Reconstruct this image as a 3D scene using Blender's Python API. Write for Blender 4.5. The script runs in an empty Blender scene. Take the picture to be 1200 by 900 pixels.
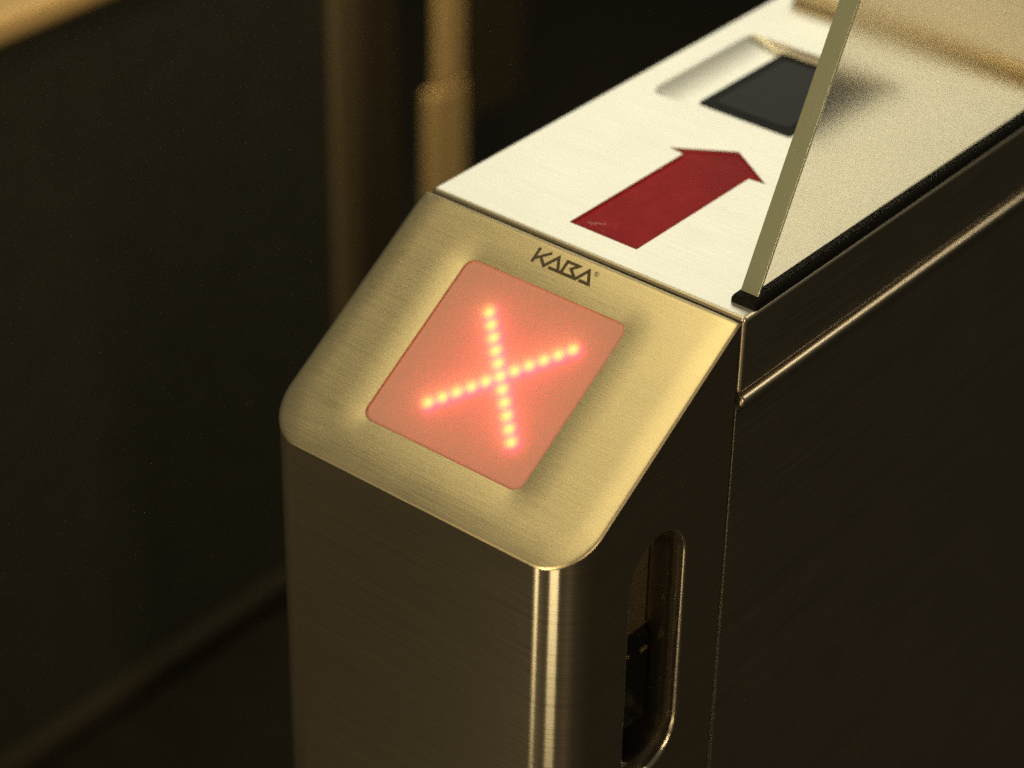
import bpy, bmesh, math
from mathutils import Vector, Matrix

# ------------------------------------------------------------------ camera
H = 0.95                       # height of the turnstile top above the floor
W = 0.20                       # width of the turnstile
scene = bpy.context.scene
COL = scene.collection
cam_d = bpy.data.cameras.new('camera')
cam = bpy.data.objects.new('camera', cam_d)
COL.objects.link(cam)
r = Vector((0.77173760, 0.63576399, 0.01500765))
u = Vector((-0.35760949, 0.41433683, 0.8369232))
d = Vector((-0.52586741, 0.65125198, -0.54711455))
m = Matrix(((r.x, u.x, -d.x, 0.76734), (r.y, u.y, -d.y, -0.87578),
            (r.z, u.z, -d.z, 0.64123 + H), (0, 0, 0, 1)))
cam.matrix_world = m
cam_d.sensor_width = 36.0
cam_d.lens = 2985.0 / 1200.0 * 36.0
cam_d.clip_start = 0.05
cam_d.clip_end = 100
cam_d.dof.use_dof = True
cam_d.dof.focus_distance = 1.235
cam_d.dof.aperture_fstop = 4.2
cam_d.dof.aperture_blades = 9
scene.camera = cam

# ------------------------------------------------------------------ world, lamps, exposure
world = bpy.data.worlds.new('World')
scene.world = world
world.use_nodes = True
bg = world.node_tree.nodes['Background']
bg.inputs[0].default_value = (1.0, 0.95, 0.68, 1)
bg.inputs[1].default_value = 0.075


def lamp(name, loc, target, sx, sy, power, col, spread=180):
    l = bpy.data.lights.new(name, 'AREA')
    l.shape = 'RECTANGLE'
    l.size, l.size_y = sx, sy
    l.energy = power
    l.color = col
    l.spread = math.radians(spread)
    o = bpy.data.objects.new(name, l)
    COL.objects.link(o)
    o.location = loc
    dv = Vector(target) - Vector(loc)
    o.rotation_euler = dv.to_track_quat('-Z', 'Y').to_euler()
    return o


lamp('ceiling_lamp_overhead', (-0.54, -0.32, H + 2.3), (0.1, 0.0, H), 1.25, 1.25, 5.6, (1.0, 0.82, 0.41), 110)
lamp('ceiling_lamp_rear', (-1.55, 2.5, H + 1.75), (0.1, 0.15, H), 2.0, 1.4, 3.9, (1.0, 0.955, 0.73), 80)
lamp('ceiling_lamp_back', (1.1, 2.6, H + 2.3), (0.2, 0.2, H), 1.2, 0.6, 2.2, (1.0, 0.84, 0.56), 70)
lamp('post_fill_front', (-0.40, -3.2, H + 0.8), (0.0, 0.2, H - 0.2), 0.20, 1.9, 10, (1.0, 0.76, 0.40), 80)  # unseen fill, kept to light the front faces of the background posts
lamp('corner_streak_helper', (-0.235, -1.20, 0.32), (0.18, -0.12, 0.6), 0.15, 0.62, 0.42, (1.0, 0.80, 0.44), 100)  # added light, mirrored in the cap corner in place of lit floor
lamp('corner_streak_helper', (0.60, -1.20, 0.32), (0.18, -0.12, 0.6), 0.38, 0.62, 0.95, (1.0, 0.80, 0.44), 100)  # second added light for the wider streak on the cap corner
lamp('post_fill_lane', (-0.05, 0.1, H + 1.7), (-0.80, 0.95, 0.45), 0.35, 0.35, 1.7, (1.0, 0.80, 0.46), 40)  # added spot that brightens the gate post and the barrier end
lamp('edge_fill_right', (3.0, -2.2, H + 1.5), (-0.4, 0.5, H - 0.2), 0.25, 2.2, 16, (1.0, 0.72, 0.40), 90)  # added fill for edge highlights and the right faces of the posts

vs = scene.view_settings
vs.view_transform = 'Standard'
vs.look = 'None'
vs.exposure = 0
vs.gamma = 1
vs.use_curve_mapping = False
scene.cycles.use_denoising = False      # keeps a fine grain like the photograph's
scene.cycles.use_adaptive_sampling = False
scene.cycles.max_bounces = 14
scene.cycles.transmission_bounces = 10
scene.cycles.sample_clamp_indirect = 6.0


# ------------------------------------------------------------------ helpers
def mat(name, col, metallic=0.0, rough=0.5, spec=0.5, **kw):
    mt = bpy.data.materials.new(name)
    mt.use_nodes = True
    b = mt.node_tree.nodes['Principled BSDF']
    b.inputs['Base Color'].default_value = (*col, 1)
    b.inputs['Metallic'].default_value = metallic
    b.inputs['Roughness'].default_value = rough
    b.inputs['Specular IOR Level'].default_value = spec
    for k, v in kw.items():
        b.inputs[k.replace('_', ' ')].default_value = v
    return mt


def bsdf(mt):
    return mt.node_tree.nodes['Principled BSDF']


def brushed(name, col, rough, aniso, scale, bump=0.12, const_tangent=None, smudge=0.08, haze=0.0, tone=0.16):
    """brushed sheet metal: grooves run along the horizontal tangent"""
    mt = mat(name, col, 1.0, rough)
    nt = mt.node_tree
    N, L = nt.nodes, nt.links
    b = bsdf(mt)
    b.inputs['Anisotropic'].default_value = aniso
    b.inputs['Anisotropic Rotation'].default_value = 0.25
    tc = N.new('ShaderNodeTexCoord')
    mp = N.new('ShaderNodeMapping')
    mp.inputs['Scale'].default_value = scale
    L.new(tc.outputs['Object'], mp.inputs['Vector'])
    n1 = N.new('ShaderNodeTexNoise')
    n1.inputs['Scale'].default_value = 1.0
    n1.inputs['Detail'].default_value = 4.0
    n1.inputs['Roughness'].default_value = 0.65
    L.new(mp.outputs[0], n1.inputs['Vector'])
    # roughness: grooves + wide smudges
    n2 = N.new('ShaderNodeTexNoise')
    n2.inputs['Scale'].default_value = 26.0
    n2.inputs['Detail'].default_value = 3.0
    L.new(tc.outputs['Object'], n2.inputs['Vector'])
    a1 = N.new('ShaderNodeMath'); a1.operation = 'MULTIPLY_ADD'
    a1.inputs[1].default_value = 0.14
    a1.inputs[2].default_value = rough - 0.07 - smudge / 2
    L.new(n1.outputs['Fac'], a1.inputs[0])
    a2 = N.new('ShaderNodeMath'); a2.operation = 'MULTIPLY_ADD'
    a2.inputs[1].default_value = smudge
    L.new(n2.outputs['Fac'], a2.inputs[0])
    L.new(a1.outputs[0], a2.inputs[2])
    L.new(a2.outputs[0], b.inputs['Roughness'])
    # groove tone
    mx = N.new('ShaderNodeMix'); mx.data_type = 'RGBA'
    mx.inputs[6].default_value = tuple(c * (1 - tone) for c in col) + (1,)
    mx.inputs[7].default_value = tuple(min(1, c * (1 + tone)) for c in col) + (1,)
    L.new(n1.outputs['Fac'], mx.inputs[0])
    L.new(mx.outputs[2], b.inputs['Base Color'])
    bp = N.new('ShaderNodeBump')
    bp.inputs['Strength'].default_value = bump
    bp.inputs['Distance'].default_value = 0.0004
    L.new(n1.outputs['Fac'], bp.inputs['Height'])
    L.new(bp.outputs[0], b.inputs['Normal'])
    # groove direction
    if const_tangent:
        cv = N.new('ShaderNodeCombineXYZ')
        for i in range(3):
            cv.inputs[i].default_value = const_tangent[i]
        L.new(cv.outputs[0], b.inputs['Tangent'])
    else:
        ge = N.new('ShaderNodeNewGeometry')
        cr = N.new('ShaderNodeVectorMath'); cr.operation = 'CROSS_PRODUCT'
        cr.inputs[0].default_value = (0, 0, 1)
        L.new(ge.outputs['Normal'], cr.inputs[1])
        L.new(cr.outputs[0], b.inputs['Tangent'])
    if haze > 0:                       # broad second lobe of the scratched surface
        g2 = N.new('ShaderNodeBsdfAnisotropic')
        g2.inputs['Roughness'].default_value = 0.72
        L.new(mx.outputs[2], g2.inputs['Color'])
        L.new(bp.outputs[0], g2.inputs['Normal'])
        mxs = N.new('ShaderNodeMixShader')
        mxs.inputs[0].default_value = haze
        L.new(b.outputs[0], mxs.inputs[1])
        L.new(g2.outputs[0], mxs.inputs[2])
        L.new(mxs.outputs[0], N['Material Output'].inputs[0])
    return mt


def finish(bm, angle=32):
    bm.normal_update()
    a = math.radians(angle)
    for f in bm.faces:
        f.smooth = True
    for e in bm.edges:
        if len(e.link_faces) == 2:
            e.smooth = e.calc_face_angle(0) < a
        else:
            e.smooth = False


def obj(name, bm, mt, parent=None, angle=32, recalc=True):
    if recalc:
        bmesh.ops.recalc_face_normals(bm, faces=bm.faces[:])
    finish(bm, angle)
    me = bpy.data.meshes.new(name)
    bm.to_mesh(me)
    bm.free()
    me.materials.append(mt)
    o = bpy.data.objects.new(name, me)
    COL.objects.link(o)
    if parent:
        o.parent = parent
    return o


def thing(name, loc, label, cat):
    o = bpy.data.objects.new(name, None)
    COL.objects.link(o)
    o.location = loc
    o['label'] = label
    o['category'] = cat
    return o


def box(x0, x1, y0, y1, z0, z1, bev=0.0, seg=3, sel=None):
    bm = bmesh.new()
    bmesh.ops.create_cube(bm, size=1)
    for v in bm.verts:
        v.co = Vector((x0 + (v.co.x + .5) * (x1 - x0), y0 + (v.co.y + .5) * (y1 - y0), z0 + (v.co.z + .5) * (z1 - z0)))
    if bev > 0:
        es = [e for e in bm.edges if sel is None or sel(e)]
        bmesh.ops.bevel(bm, geom=es, offset=bev, segments=seg, profile=0.5, affect='EDGES')
    return bm


def prism(pts, axis_fn, h0, h1):
    """closed prism of a 2-D outline; axis_fn(p, h) gives the 3-D point"""
    bm = bmesh.new()
    a = [bm.verts.new(axis_fn(p, h0)) for p in pts]
    b = [bm.verts.new(axis_fn(p, h1)) for p in pts]
    n = len(pts)
    bm.faces.new(a)
    bm.faces.new(b[::-1])
    for i in range(n):
        bm.faces.new((a[i], a[(i + 1) % n], b[(i + 1) % n], b[i]))
    bmesh.ops.recalc_face_normals(bm, faces=bm.faces[:])
    return bm


def rrect(x0, x1, y0, y1, rad, seg=8):
    pts = []
    for cx, cy, a0 in ((x1 - rad, y1 - rad, 0), (x0 + rad, y1 - rad, 90), (x0 + rad, y0 + rad, 180), (x1 - rad, y0 + rad, 270)):
        for i in range(seg + 1):
            a = math.radians(a0 + 90 * i / seg)
            pts.append((cx + rad * math.cos(a), cy + rad * math.sin(a)))
    return pts


def boolean(o, cutters):
    """cut the cutter meshes out of o, for good"""
    tmp = []
    for i, bm in enumerate(cutters):
        me = bpy.data.meshes.new('cut')
        bmesh.ops.recalc_face_normals(bm, faces=bm.faces[:])
        bm.to_mesh(me); bm.free()
        c = bpy.data.objects.new('cut', me)
        COL.objects.link(c)
        c.parent = o.parent
        tmp.append(c)
        md = o.modifiers.new('cut', 'BOOLEAN')
        md.operation = 'DIFFERENCE'
        md.solver = 'EXACT'
        md.object = c
    bpy.context.view_layer.update()
    dg = bpy.context.evaluated_depsgraph_get()
    me = bpy.data.meshes.new_from_object(o.evaluated_get(dg))
    o.modifiers.clear()
    mt = o.data.materials[0]
    o.data = me
    me.materials.clear()
    me.materials.append(mt)
    for p in me.polygons:
        p.material_index = 0
    for c in tmp:
        cm = c.data
        bpy.data.objects.remove(c)
        bpy.data.meshes.remove(cm)
    return o


def soften(o, width, seg=2, angle=40, sel=None):
    """small round on the hard edges of a mesh object"""
    bm = bmesh.new()
    bm.from_mesh(o.data)
    bmesh.ops.remove_doubles(bm, verts=bm.verts[:], dist=1e-6)
    bm.normal_update()
    es = [e for e in bm.edges if len(e.link_faces) == 2 and e.calc_face_angle(0) > math.radians(angle) and (sel is None or sel(e))]
    bmesh.ops.bevel(bm, geom=es, offset=width, segments=seg, profile=0.5, affect='EDGES', clamp_overlap=True)
    finish(bm)
    bm.to_mesh(o.data)
    bm.free()


# ------------------------------------------------------------------ materials
STEEL = (0.62, 0.57, 0.47)
M_cap = brushed('brushed_steel_cap', STEEL, 0.19, 0.8, (7, 7, 2200), 0.03, None, 0.02, 0.06, 0.25)
M_fascia = brushed('brushed_steel_fascia', (0.62, 0.545, 0.38), 0.36, 0.35, (26, 1500, 2300), 0.10, None, 0.10, 0.0, 0.22)
M_top = brushed('satin_steel_cover', (0.80, 0.785, 0.73), 0.42, 0.3, (12, 1100, 900), 0.05, (1, 0, 0), 0.03, 0.0, 0.06)
bsdf(M_top).inputs['Metallic'].default_value = 1.0
M_side = brushed('brushed_steel_side', (0.56, 0.50, 0.40), 0.36, 0.5, (900, 7, 1300), 0.03, None, 0.03, 0.0, 0.10)
M_glint = mat('glint_metal', (0.70, 0.64, 0.50), 1.0, 0.22)
M_black = mat('black_rubber', (0.005, 0.005, 0.005), 0, 0.62, 0.1)
M_gloss = mat('black_gloss_plastic', (0.005, 0.005, 0.005), 0, 0.3, 0.02)
M_print = mat('dark_print', (0.050, 0.036, 0.016), 0, 0.5)
M_core = mat('dark_core', (0.012, 0.011, 0.009), 0, 0.7)

# red acrylic of the arrow, a little worn and dusty
M_red = mat('red_acrylic', (0.30, 0.012, 0.016), 0, 0.45, 0.05)
nt = M_red.node_tree
tc = nt.nodes.new('ShaderNodeTexCoord')
nz = nt.nodes.new('ShaderNodeTexNoise'); nz.inputs['Scale'].default_value = 45; nz.inputs['Detail'].default_value = 9; nz.inputs['Roughness'].default_value = 0.7
nt.links.new(tc.outputs['Object'], nz.inputs['Vector'])
rp = nt.nodes.new('ShaderNodeValToRGB')
rp.color_ramp.elements[0].position = 0.45; rp.color_ramp.elements[0].color = (0.345, 0.006, 0.016, 1)
rp.color_ramp.elements[1].position = 0.75; rp.color_ramp.elements[1].color = (0.42, 0.018, 0.024, 1)
nt.links.new(nz.outputs['Fac'], rp.inputs[0])
nt.links.new(rp.outputs[0], bsdf(M_red).inputs['Base Color'])

# frosted, slightly greenish safety glass
M_glass = mat('satin_safety_glass', (1.0, 0.90, 0.70), 0, 0.20, 0.5, Transmission_Weight=1.0, IOR=1.48)
M_clear = mat('clear_safety_glass', (1.0, 0.97, 0.88), 0, 0.02, 0.5, Transmission_Weight=1.0, IOR=1.48)
M_glass_edge = mat('ground_glass_edge', (0.72, 0.80, 0.60), 0, 0.16, 0.5, Transmission_Weight=0.72, IOR=1.5)

# display: LED board behind a salmon diffuser sheet
M_board = mat('led_board', (0.55, 0.16, 0.14), 0, 0.6)
M_led = mat('led', (0.9, 0.4, 0.2), 0, 0.4)
bsdf(M_led).inputs['Emission Color'].default_value = (1.0, 0.62, 0.09, 1)
bsdf(M_led).inputs['Emission Strength'].default_value = 6.6
M_lens = mat('led_lens', (0.6, 0.05, 0.05), 0, 0.3)
bsdf(M_lens).inputs['Emission Color'].default_value = (1.0, 0.0, 0.30, 1)
bsdf(M_lens).inputs['Emission Strength'].default_value = 4.4
M_diff = bpy.data.materials.new('salmon_diffuser'); M_diff.use_nodes = True
nt = M_diff.node_tree
b = bsdf(M_diff)
b.inputs['Base Color'].default_value = (0.94, 0.52, 0.46, 1)  # base colour brightened to stand in for the display's glow
b.inputs['Roughness'].default_value = 0.42
gl = nt.nodes.new('ShaderNodeBsdfRefraction')
gl.inputs['Color'].default_value = (1.0, 0.84, 0.80, 1)
gl.inputs['Roughness'].default_value = 1.0
gl.inputs['IOR'].default_value = 1.55
tr = nt.nodes.new('ShaderNodeBsdfTranslucent')
tr.inputs['Color'].default_value = (1.0, 0.80, 0.70, 1)
mt_ = nt.nodes.new('ShaderNodeMixShader'); mt_.inputs[0].default_value = 0.35
nt.links.new(gl.outputs[0], mt_.inputs[1]); nt.links.new(tr.outputs[0], mt_.inputs[2])
ms = nt.nodes.new('ShaderNodeMixShader'); ms.inputs[0].default_value = 0.45
out = nt.nodes['Material Output']
nt.links.new(b.outputs[0], ms.inputs[1]); nt.links.new(mt_.outputs[0], ms.inputs[2])
nt.links.new(ms.outputs[0], out.inputs[0])

# background
M_brass = mat('gold_toned_metal', (0.66, 0.47, 0.22), 0.3, 0.55)
M_bronze = mat('dull_bronze_metal', (0.10, 0.075, 0.04), 0.2, 0.6)
M_base = mat('dark_base_rail', (0.026, 0.023, 0.016), 0.0, 0.75, 0.1)
M_panel = brushed('dark_barrier_panel', (0.17, 0.175, 0.145), 0.5, 0.3, (900, 7, 1300), 0.05)
M_leaf = mat('smoked_leaf', (0.05, 0.04, 0.025), 0.2, 0.4)
M_floor = mat('dark_stone_floor', (0.012, 0.010, 0.008), 0, 0.55, 0.12)
nt = M_floor.node_tree
tc = nt.nodes.new('ShaderNodeTexCoord')
nz = nt.nodes.new('ShaderNodeTexNoise'); nz.inputs['Scale'].default_value = 30; nz.inputs['Detail'].default_value = 8
nt.links.new(tc.outputs['Object'], nz.inputs['Vector'])
rp = nt.nodes.new('ShaderNodeValToRGB')
rp.color_ramp.elements[0].color = (0.008, 0.007, 0.005, 1)
rp.color_ramp.elements[1].color = (0.020, 0.017, 0.012, 1)
nt.links.new(nz.outputs['Fac'], rp.inputs[0])
nt.links.new(rp.outputs[0], bsdf(M_floor).inputs['Base Color'])

# ------------------------------------------------------------------ floor
bm = bmesh.new()
vsx = [bm.verts.new(c) for c in ((-9, -6, 0), (5, -6, 0), (5, 12, 0), (-9, 12, 0))]
bm.faces.new(vsx)
fl = obj('floor', bm, M_floor)
fl['kind'] = 'structure'
fl['label'] = 'dark stone floor in deep shadow'

# ------------------------------------------------------------------ the turnstile
T = thing('turnstile', (0, 0, H), 'brushed steel turnstile cabinet with glowing red X display and red arrow', 'turnstile')
# coordinates below: origin at the top rear-left corner of the end cap, z = 0 is the cabinet top
SA, SB = 0.12705, 0.08327               # run and fall of the slanted face
SL = math.hypot(SA, SB)
ty = Vector((0, -SA / SL, -SB / SL))    # down the slant
tn = Vector((0, -SB / SL, SA / SL))     # out of the slant
WX0, WX1, WT0, WT1, WR = 0.0472, 0.1490, 0.0238, 0.1238, 0.0062   # display window
RC = 0.0235                             # radius of the cap's front corners


def S(x, t, h=0.0):
    return Vector((x, 0, 0)) + ty * t + tn * h


LEN = 1.35
# --- end cap shell
out2d = [(W, 0.0)]
NS = 14
for i in range(NS + 1):
    a = math.radians(90 * i / NS)
    out2d.append((W - RC + RC * math.cos(a), -SA + RC - RC * math.sin(a)))
for i in range(NS + 1):
    a = math.radians(90 * i / NS)
    out2d.append((RC - RC * math.sin(a), -SA + RC - RC * math.cos(a)))
out2d.append((0.0, 0.0))
bm = bmesh.new()
top = [bm.verts.new((x, y, y * SB / SA - 0.0009)) for x, y in out2d]
bot = [bm.verts.new((x, y, -H + 0.002)) for x, y in out2d]
bm.faces.new(top)
bm.faces.new(bot[::-1])
n = len(out2d)
for i in range(n):
    bm.faces.new((top[i], top[(i + 1) % n], bot[(i + 1) % n], bot[i]))
cap = obj('end_cap', bm, M_cap, T)
cap.data.materials[0] = M_cap
# slot in the cap's side: stadium outline in (y, z)


def stadium(yc, zt, zb, rad, seg=14):
    p = []
    for i in range(seg + 1):
        a = math.pi * i / seg
        p.append((yc + rad * math.cos(a), zt + rad * math.sin(a)))
    for i in range(seg + 1):
        a = math.pi + math.pi * i / seg
        p.append((yc + rad * math.cos(a), zb + rad * math.sin(a)))
    return p


bpy.context.view_layer.update()
YC, ZT, ZB, SR = -0.056, -0.1175, -0.2225, 0.0222
cut1 = prism(stadium(YC, ZT, ZB, SR), lambda p, h: (h, p[0], p[1]), W - 0.034, W + 0.01)
cut2 = prism([(p[0], p[1]) for p in rrect(WX0 - .004, WX1 + .004, WT0 - .004, WT1 + .004, 0.004)],
             lambda p, h: S(p[0], p[1], h), -0.016, 0.02)
boolean(cap, [cut1, cut2])


def slot_edge(e):
    return all(abs(v.co.x - W) < 1e-4 and YC - SR - .001 < v.co.y < YC + SR + .001 and ZB - SR - .001 < v.co.z < ZT + SR + .001 for v in e.verts)


soften(cap, 0.0022, 3, 40, slot_edge)

# --- slot insert: a metal liner ring set back from the rim, back plate, black card reader
bm = bmesh.new()
prof = [(SR - 0.0002, W - 0.0075), (SR - 0.0022, W - 0.0062), (SR - 0.0040, W - 0.0070), (SR - 0.0044, W - 0.0100), (SR - 0.0046, W - 0.0300)]
rings = []
for rad, xx in prof:
    rings.append([bm.verts.new((xx, y, z)) for y, z in stadium(YC, ZT, ZB, rad)])
n = len(rings[0])
for a, b2 in zip(rings, rings[1:]):
    for i in range(n):
        bm.faces.new((a[i], a[(i + 1) % n], b2[(i + 1) % n], b2[i]))
ins = obj('slot_liner', bm, mat('dark_liner_metal', (0.22, 0.19, 0.14), 1.0, 0.3), T, 30)
bp_ = box(W - 0.0205, W - 0.0185, YC - SR + 0.005, YC + SR - 0.0050, -0.170, -0.094, 0.0006, 2)
obj('back_plate', bp_, mat('dull_back_plate', (0.34, 0.285, 0.20), 1.0, 0.4), ins)
# black reader body: stepped housing with a mouth
pr = prism([(W - 0.030, -0.168), (W - 0.0190, -0.168), (W - 0.0150, -0.1735), (W - 0.0150, -0.226), (W - 0.021, -0.233), (W - 0.030, -0.233)],
           lambda p, h: (p[0], h, p[1]), YC - SR + 0.0055, YC + SR - 0.0060)
bmesh.ops.bevel(pr, geom=pr.edges[:], offset=0.0008, segments=2, profile=.5, affect='EDGES')
rd = obj('card_reader', pr, M_gloss, ins)
obj('reader_glint', box(W - 0.0150, W - 0.0128, YC + 0.0060, YC + 0.0120, -0.1790, -0.1768, 0.0005, 2), M_glint, rd)  # small metal bars added as the glints on the reader
obj('reader_glint', box(W - 0.0150, W - 0.0135, YC - 0.0150, YC - 0.0020, -0.1770, -0.1755, 0.0005, 2), M_glint, rd)
# --- slanted fascia: pillowed sheet with a rounded window
RT = RC * SL / SA                         # corner radius measured down the slant
OV = 0.0004
outer = [(-OV, 0.0), (W + OV, 0.0)]
for i in range(25):
    a = math.radians(90 * i / 24)
    outer.append((W + OV - RC + RC * math.cos(a), SL + OV - RT + RT * math.sin(a)))
for i in range(25):
    a = math.radians(90 + 90 * i / 24)
    outer.append((-OV + RC + RC * math.cos(a), SL + OV - RT + RT * math.sin(a)))
inner = rrect(WX0, WX1, WT0, WT1, WR, 10)
CX, CT = (WX0 + WX1) / 2, (WT0 + WT1) / 2


def hit(poly, ang):
    dx, dy = math.cos(ang), math.sin(ang)
    best = 0
    for i in range(len(poly)):
        x1, y1 = poly[i]; x2, y2 = poly[(i + 1) % len(poly)]
        ex, ey = x2 - x1, y2 - y1
        den = dx * ey - dy * ex
        if abs(den) < 1e-12:
            continue
        s = ((x1 - CX) * ey - (y1 - CT) * ex) / den
        q = ((x1 - CX) * dy - (y1 - CT) * dx) / den
        if s > 0 and -1e-6 <= q <= 1 + 1e-6:
            best = max(best, s)
    return best


def seg_dist(px, py, poly, skip_first=False):
    best = 9
    for i in range(len(poly)):
        if skip_first and i == 0:
            continue
        x1, y1 = poly[i]; x2, y2 = poly[(i + 1) % len(poly)]
        ex, ey = x2 - x1, y2 - y1
        l2 = ex * ex + ey * ey
        q = 0 if l2 == 0 else max(0, min(1, ((px - x1) * ex + (py - y1) * ey) / l2))
        best = min(best, math.hypot(px - x1 - q * ex, py - y1 - q * ey))
    return best


def pillow(x, t):
    do = seg_dist(x, t, outer, True)
    di = seg_dist(x, t, inner)
    R1, D1, R2, D2, R3, D3 = 0.016, 0.0009, 0.017, 0.00072, 0.0026, 0.0006
    h = D1
    if do < R1: h -= D1 * ((R1 - do) / R1) ** 2.2
    if di < R2: h -= D2 * ((R2 - di) / R2) ** 2
    if do < 0.0013: h -= 0.0005 * ((0.0013 - do) / 0.0013) ** 2
    if t < R3: h -= D3 * ((R3 - t) / R3) ** 2
    return h


angs = [2 * math.pi * i / 300 for i in range(300)]
for cx, ct in outer:
    angs.append(math.atan2(ct - CT, cx - CX) % (2 * math.pi))
for cx, ct in inner:
    angs.append(math.atan2(ct - CT, cx - CX) % (2 * math.pi))
angs = sorted(set(round(a, 5) for a in angs))
K = 26
bm = bmesh.new()
ringv = [[] for _ in range(K + 3)]
for a in angs:
    so, si = hit(outer, a), hit(inner, a)
    for k in range(K + 1):
        f = k / K
        s = so + (si - so) * f ** 1.35
        x, t = CX + s * math.cos(a), CT + s * math.sin(a)
        if k == 0:
            ringv[0].append(bm.verts.new(S(x, t, -0.0010)))
        ringv[k + 1].append(bm.verts.new(S(x, t, pillow(x, t))))
        if k == K:
            ringv[K + 2].append(bm.verts.new(S(x, t, -0.0024)))
n = len(angs)
for a, b2 in zip(ringv, ringv[1:]):
    for i in range(n):
        bm.faces.new((a[i], b2[i], b2[(i + 1) % n], a[(i + 1) % n]))
fas = obj('display_fascia', bm, M_fascia, T, 38)
fas['label'] = 'slanted brushed steel fascia with rounded display window'

# --- display behind the window
bm = bmesh.new()
bm.faces.new([bm.verts.new(S(p[0], p[1], -0.0014)) for p in rrect(WX0 - .002, WX1 + .002, WT0 - .002, WT1 + .002, WR, 8)])
bm.normal_update()
if bm.faces[:][0].normal.dot(tn) < 0:
    bmesh.ops.reverse_faces(bm, faces=bm.faces[:])
scr = obj('display_screen', bm, M_diff, T, recalc=False)       # thin diffuser sheet
scr['label'] = 'salmon pink display glowing with a red and yellow X'
obj('led_board', prism(rrect(WX0 - .003, WX1 + .003, WT0 - .003, WT1 + .003, 0.004, 4), lambda p, h: S(p[0], p[1], h), -0.0150, -0.0130), M_board, scr)
LX, LT, LH = 0.0988, 0.0726, 0.0268
bm = bmesh.new()
prof = [(0.0034, -0.0020), (0.0034, 0.0), (0.0030, 0.0007), (0.0025, 0.0010), (0.0022, 0.0013), (0.0013, 0.0015)]
rs = [[bm.verts.new((rad * math.cos(i * math.tau / 16), rad * math.sin(i * math.tau / 16), z)) for i in range(16)] for rad, z in prof]
for a, b2 in zip(rs, rs[1:]):
    for i in range(16):
        bm.faces.new((a[i], a[(i + 1) % 16], b2[(i + 1) % 16], b2[i]))
bm.faces.new(rs[-1])
led_me = None
for k in range(11):
    f = -1 + 2 * k / 10
    for s in (1, -1):
        if s == -1 and k == 5:
            continue
        if led_me is None:
            o = obj('led', bm, M_lens, scr)
            led_me = o.data
            led_me.materials.append(M_led)
            for p in led_me.polygons:
                if p.center.z > 0.00101:
                    p.material_index = 1
        else:
            o = bpy.data.objects.new('led', led_me); COL.objects.link(o); o.parent = scr
        o.location = S(LX + f * LH, LT + s * f * LH * 1.05, -0.0085)
        o.rotation_euler = (math.atan2(SB, SA), 0, 0)

# --- brand mark above the window: strokes traced in the plane of the fascia


def stroke(bm, pts, w, h):
    n = len(pts)
    L_, R_ = [], []
    for i, (x, t) in enumerate(pts):
        dirs = []
        if i > 0:
            dirs.append(Vector((x - pts[i - 1][0], t - pts[i - 1][1])).normalized())
        if i < n - 1:
            dirs.append(Vector((pts[i + 1][0] - x, pts[i + 1][1] - t)).normalized())
        if len(dirs) == 2:
            tdir = dirs[0] + dirs[1]
            tdir = tdir.normalized() if tdir.length > 1e-4 else dirs[0]
            nn = Vector((-tdir.y, tdir.x))
            c = max(0.42, abs(nn.dot(Vector((-dirs[0].y, dirs[0].x)))))
            off = nn * (w / 2 / c)
        else:
            off = Vector((-dirs[0].y, dirs[0].x)) * (w / 2)
        for lst, sg in ((L_, 1), (R_, -1)):
            px, pt = x + off.x * sg, t + off.y * sg
            lst.append(bm.verts.new(S(px, pt, pillow(px, pt) + h)))
    for i in range(n - 1):
        bm.faces.new((L_[i], L_[i + 1], R_[i + 1], R_[i]))


SWD = 0.00165
bm = bmesh.new()
stroke(bm, [(0.0807, 0.0046), (0.0807, 0.0132)], SWD, 0.00012)
stroke(bm, [(0.0809, 0.0110), (0.0884, 0.0049)], SWD * .95, 0.00015)
stroke(bm, [(0.0836, 0.0088), (0.0881, 0.0128), (0.0932, 0.0056), (0.0970, 0.0126)], SWD, 0.00018)
stroke(bm, [(0.0910, 0.0126), (0.1082, 0.0126)], SWD, 0.00013)
stroke(bm, [(0.0989, 0.0121), (0.0989, 0.0057), (0.1063, 0.0057), (0.1029, 0.0087), (0.1072, 0.0123)], SWD, 0.00016)
stroke(bm, [(0.1079, 0.0130), (0.1125, 0.0058), (0.1164, 0.0126), (0.1103, 0.0126)], SWD, 0.00019)
# registered sign
ring = [(0.1172 + 0.0013 * math.cos(a * math.pi / 10), 0.0060 + 0.0013 * math.sin(a * math.pi / 10)) for a in range(21)]
stroke(bm, ring, 0.00022, 0.00014)
stroke(bm, [(0.1168, 0.0067), (0.1168, 0.0053), (0.1175, 0.0055), (0.1175, 0.0060), (0.1169, 0.0061), (0.1176, 0.0067)], 0.00022, 0.00014)
lg = obj('brand_lettering', bm, M_print, fas, recalc=False)
lg['label'] = 'KABA lettering printed in dark brown'

# --- dark inner core behind the gap between cap and cover
obj('inner_frame', box(0.006, W - 0.006, -0.004, 0.02, -H + 0.004, -0.006), M_core, T)

# --- folded cover on top: rounded long edges, arrow cut-out, reader pocket
Y0 = 0.0042
CZ = -0.0440


def cov_sel(e):
    a, b2 = e.verts
    mx_ = (a.co + b2.co) / 2
    return (mx_.z > -0.001) or (mx_.y < Y0 + .001 and abs(mx_.z) > .001 and (mx_.x < .001 or mx_.x > W - .001)) or mx_.z < CZ + .001


cov = obj('top_cover', box(0, W, Y0, LEN, CZ, 0, 0.0026, 4, cov_sel), M_top, T)
AX = 0.0985
arrow = [(AX - .0215, .0233), (AX + .0215, .0233), (AX + .0215, .1210), (AX + .0315, .1222), (AX, .1428), (AX - .0315, .1222), (AX - .0215, .1210)]


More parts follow.
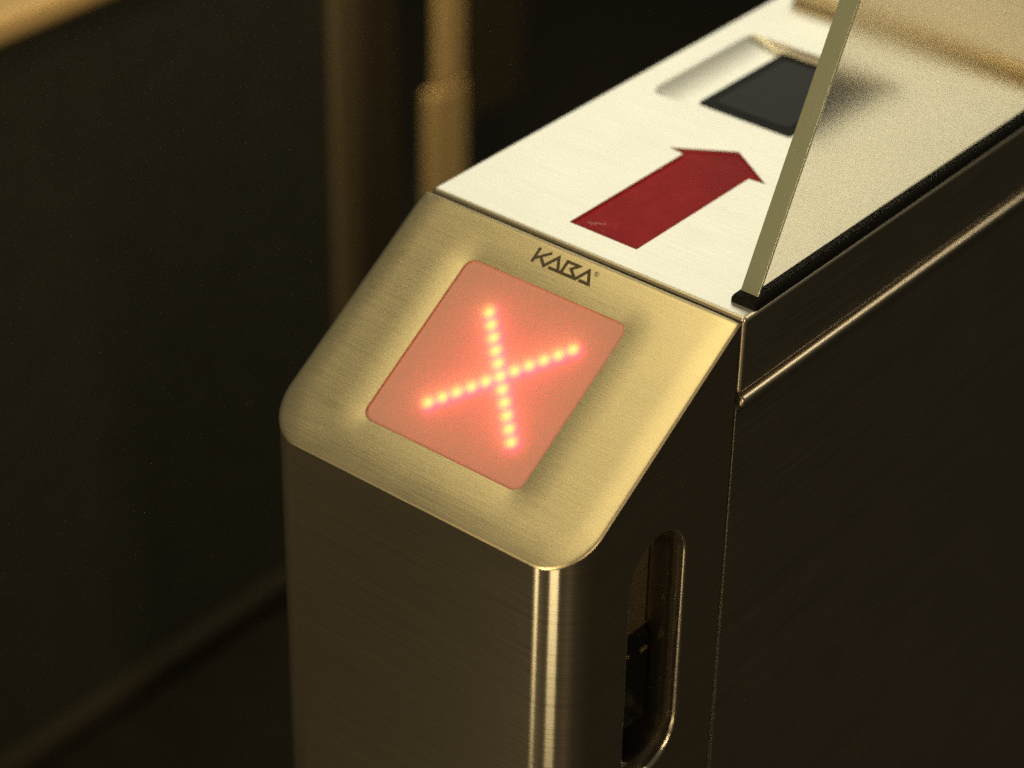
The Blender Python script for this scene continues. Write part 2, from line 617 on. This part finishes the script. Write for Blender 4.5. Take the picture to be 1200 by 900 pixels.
def loft(lo, zl, hi, zh, n_mid=0, curve=1.0):
    bm = bmesh.new()
    rs = []
    for k in range(n_mid + 2):
        f = k / (n_mid + 1)
        z = zl + (zh - zl) * f ** curve
        rs.append([bm.verts.new((a[0] + (b2[0] - a[0]) * f, a[1] + (b2[1] - a[1]) * f, z)) for a, b2 in zip(lo, hi)])
    bm.faces.new(rs[0][::-1]); bm.faces.new(rs[-1])
    n = len(lo)
    for a, b2 in zip(rs, rs[1:]):
        for i in range(n):
            bm.faces.new((a[i], a[(i + 1) % n], b2[(i + 1) % n], b2[i]))
    bmesh.ops.recalc_face_normals(bm, faces=bm.faces[:])
    return bm


bpy.context.view_layer.update()
PD = 0.0052
pocket_hi = rrect(0.0150, 0.1160, 0.1690, 0.2690, 0.010, 6)
pocket_lo = rrect(0.0380, 0.1090, 0.1740, 0.2680, 0.006, 6)
pk = loft(pocket_lo, -PD, pocket_hi, 0.0004, 5, 1.7)
boolean(cov, [prism(arrow, lambda p, h: (p[0], p[1], h), -0.0032, 0.002), pk])
bmx = bmesh.new(); bmx.from_mesh(cov.data); finish(bmx, 28); bmx.to_mesh(cov.data); bmx.free()
cov.data.materials.append(M_side)  # same metal as the top; flange faces coloured darker to read as shaded
for p in cov.data.polygons:
    if p.center.x > W - .0016 or p.center.x < .0016 or p.center.y < Y0 + .0014:
        p.material_index = 1

arr2 = [(AX + (x - AX) * .996, .08 + (y - .08) * .997) for x, y in arrow]
ai = obj('arrow_inlay', prism(arr2, lambda p, h: (p[0], p[1], h), -0.0036, -0.0014), M_red, T)
ai['label'] = 'dark red arrow set into the white cover'
# chips of worn paint near the arrow's tail
import random
random.seed(4)
M_chip = mat('worn_acrylic', (0.55, 0.16, 0.12), 0, 0.5)
bm = bmesh.new()
for cx, cy, l_, w_, an in ((0.0845, 0.0315, .0046, .0010, .5), (0.0868, 0.0325, .0034, .0009, -1.0), (0.0885, 0.0340, .0030, .0012, .3), (0.0862, 0.0300, .0020, .0007, 1.4), (0.0905, 0.0352, .0022, .0009, -.4), (0.0945, 0.0290, .0012, .0006, .2)) + tuple((random.uniform(.079, .117), random.uniform(.028, .12), random.uniform(.0004, .0011), random.uniform(.0003, .0005), random.uniform(0, 3)) for _ in range(26)):
    q = []
    for i in range(9):
        a = i * math.tau / 9
        rr = 1 + random.uniform(-.35, .35)
        px, py = l_ / 2 * math.cos(a) * rr, w_ / 2 * math.sin(a) * rr
        q.append(bm.verts.new((cx + px * math.cos(an) - py * math.sin(an), cy + px * math.sin(an) + py * math.cos(an), -0.00132)))
    bm.faces.new(q)
ch = obj('worn_patch', bm, M_chip, ai)
ch['kind'] = 'stuff'

rw = obj('reader_window', prism(rrect(0.0425, 0.1045, 0.1830, 0.2665, 0.002, 4), lambda p, h: (p[0], p[1], h), -PD - .0006, -PD + .0006), M_gloss, T)
rw['label'] = 'black glossy reader window sunk in the cover'
bm = prism(rrect(0.0490, 0.0985, 0.1895, 0.2600, 0.005, 5), lambda p, h: (p[0], p[1], h), -PD + .0006, -PD + .0009)
obj('scan_area', bm, mat('smoked_window', (0.004, 0.004, 0.003), 0, 0.22, 0.03), rw)

# --- raised housing further back on the cover
hs = obj('rear_housing', box(0.010, 0.176, 0.320, 0.95, 0.0002, 0.010, 0.0035, 5), brushed('brushed_housing', (0.66, 0.57, 0.42), 0.45, 0.3, (14, 900, 900), 0.05), T)

# --- lower side panels (near side proud of the cover, rounded top edge)
obj('side_panel', box(W - 0.030, W - 0.0004, Y0 - 0.0016, LEN, -H + 0.06, -0.0515, 0.0006, 2), M_side, T)
obj('trim_strip', box(W - 0.020, W + 0.0024, Y0, LEN, -0.0512, -0.0452, 0.0026, 6), M_side, T)
obj('side_panel', box(-0.0012, 0.030, Y0 - 0.0016, LEN, -H + 0.06, -0.0462, 0.0030, 5), M_side, T)
obj('plinth', box(0.008, W - 0.008, Y0 + 0.01, LEN - 0.01, -H, -H + 0.07, 0.002, 2), M_core, T)

# --- glass screen with black gasket along the near edge of the cover
GX0, GX1 = 0.1856, 0.1966


def glass_pt(y, z):
    return y, z


gl_out = [(0.0195, 0.0036), (LEN - .02, 0.0036), (LEN - .02, 0.50), (0.2735, 0.50)]
bm = prism(gl_out, lambda p, h: (h, p[0], p[1]), GX0, GX1)
bmesh.ops.bevel(bm, geom=bm.edges[:], offset=0.0009, segments=2, profile=.5, affect='EDGES')
gp = obj('glass_screen', bm, M_glass, T, 25)
gp.data.materials.append(M_glass_edge)
gp.data.materials.append(M_clear)
for p in gp.data.polygons:
    if abs(p.normal.x) < 0.9:
        p.material_index = 1
    elif p.normal.x > 0:
        p.material_index = 2
gp['label'] = 'upright satin glass screen with greenish ground edge'
bm = bmesh.new()
# gasket: U channel section (x, z) swept along y, with a raised soft nose
sec = [(GX0 - .0014, -0.0006), (GX1 + .0026, -0.0012), (GX1 + .0026, 0.0012), (GX1 + .0012, 0.0030), (GX1 + .0001, 0.0040), (GX0 - .0001, 0.0040), (GX0 - .0012, 0.0026)]
prev = None
ys = [0.0135, 0.0142, 0.0160, 0.0200, LEN - .02]
sc2 = [0.55, 0.85, 1.0, 1.0, 1.0]
zc, xc = 0.0, (GX0 + GX1) / 2
first = None
for y, k in zip(ys, sc2):
    ring_ = [bm.verts.new((xc + (x - xc) * (0.8 + 0.2 * k), y, -0.0006 + (z + 0.0006) * k)) for x, z in sec]
    if prev:
        for i in range(len(sec)):
            bm.faces.new((prev[i], prev[(i + 1) % len(sec)], ring_[(i + 1) % len(sec)], ring_[i]))
    else:
        bm.faces.new(ring_)
    prev = ring_
bm.faces.new(prev[::-1])
obj('gasket', bm, M_black, gp, 50)

# ------------------------------------------------------------------ lane barrier on the far side
BX = -0.690
B = thing('lane_barrier', (BX, 0.2, 0), 'dark low lane barrier panel with gold top rail, left behind the turnstile', 'barrier')
obj('panel', box(-0.030, 0.0, -2.2, 0.455, 0.036, 0.715, 0.002, 2), M_panel, B)
obj('top_rail', box(-0.036, 0.012, -2.2, 0.455, 0.716, 0.742, 0.010, 4), M_brass, B)
obj('base_rail', box(-0.036, 0.014, -2.2, 0.455, 0.0, 0.034, 0.014, 4), M_base, B)
obj('end_post', box(-0.022, 0.006, 0.456, 0.492, 0.0, 0.80, 0.008, 5), M_bronze, B)

# ------------------------------------------------------------------ gate beyond it
G = thing('swing_gate', (-0.853, 1.0, 0), 'dim swing gate on a gold upright post in the blurred background', 'gate')
obj('post', box(-0.014, 0.0, 0.000, 0.040, 0.348, 1.05, 0.005, 4), M_brass, G)
obj('post_sleeve', box(-0.016, 0.001, -0.014, 0.0415, 0.0, 0.347, 0.003, 3), M_brass, G)
obj('hinge_strip', box(-0.040, -0.006, -0.115, -0.060, 0.0, 1.0, 0.008, 3), M_leaf, G)
obj('leaf_panel', box(-0.030, -0.006, 0.060, 0.152, 0.285, 1.0, 0.004, 2), M_leaf, G)

# flat faces stay flat next to their rounded edges
for o in list(scene.objects):
    if o.type == 'MESH' and o.name.split('.')[0] not in ('led', 'floor', 'brand_lettering', 'worn_patch', 'display_fascia'):
        wn = o.modifiers.new('weighted_normal', 'WEIGHTED_NORMAL')
        wn.keep_sharp = True
        wn.weight = 100
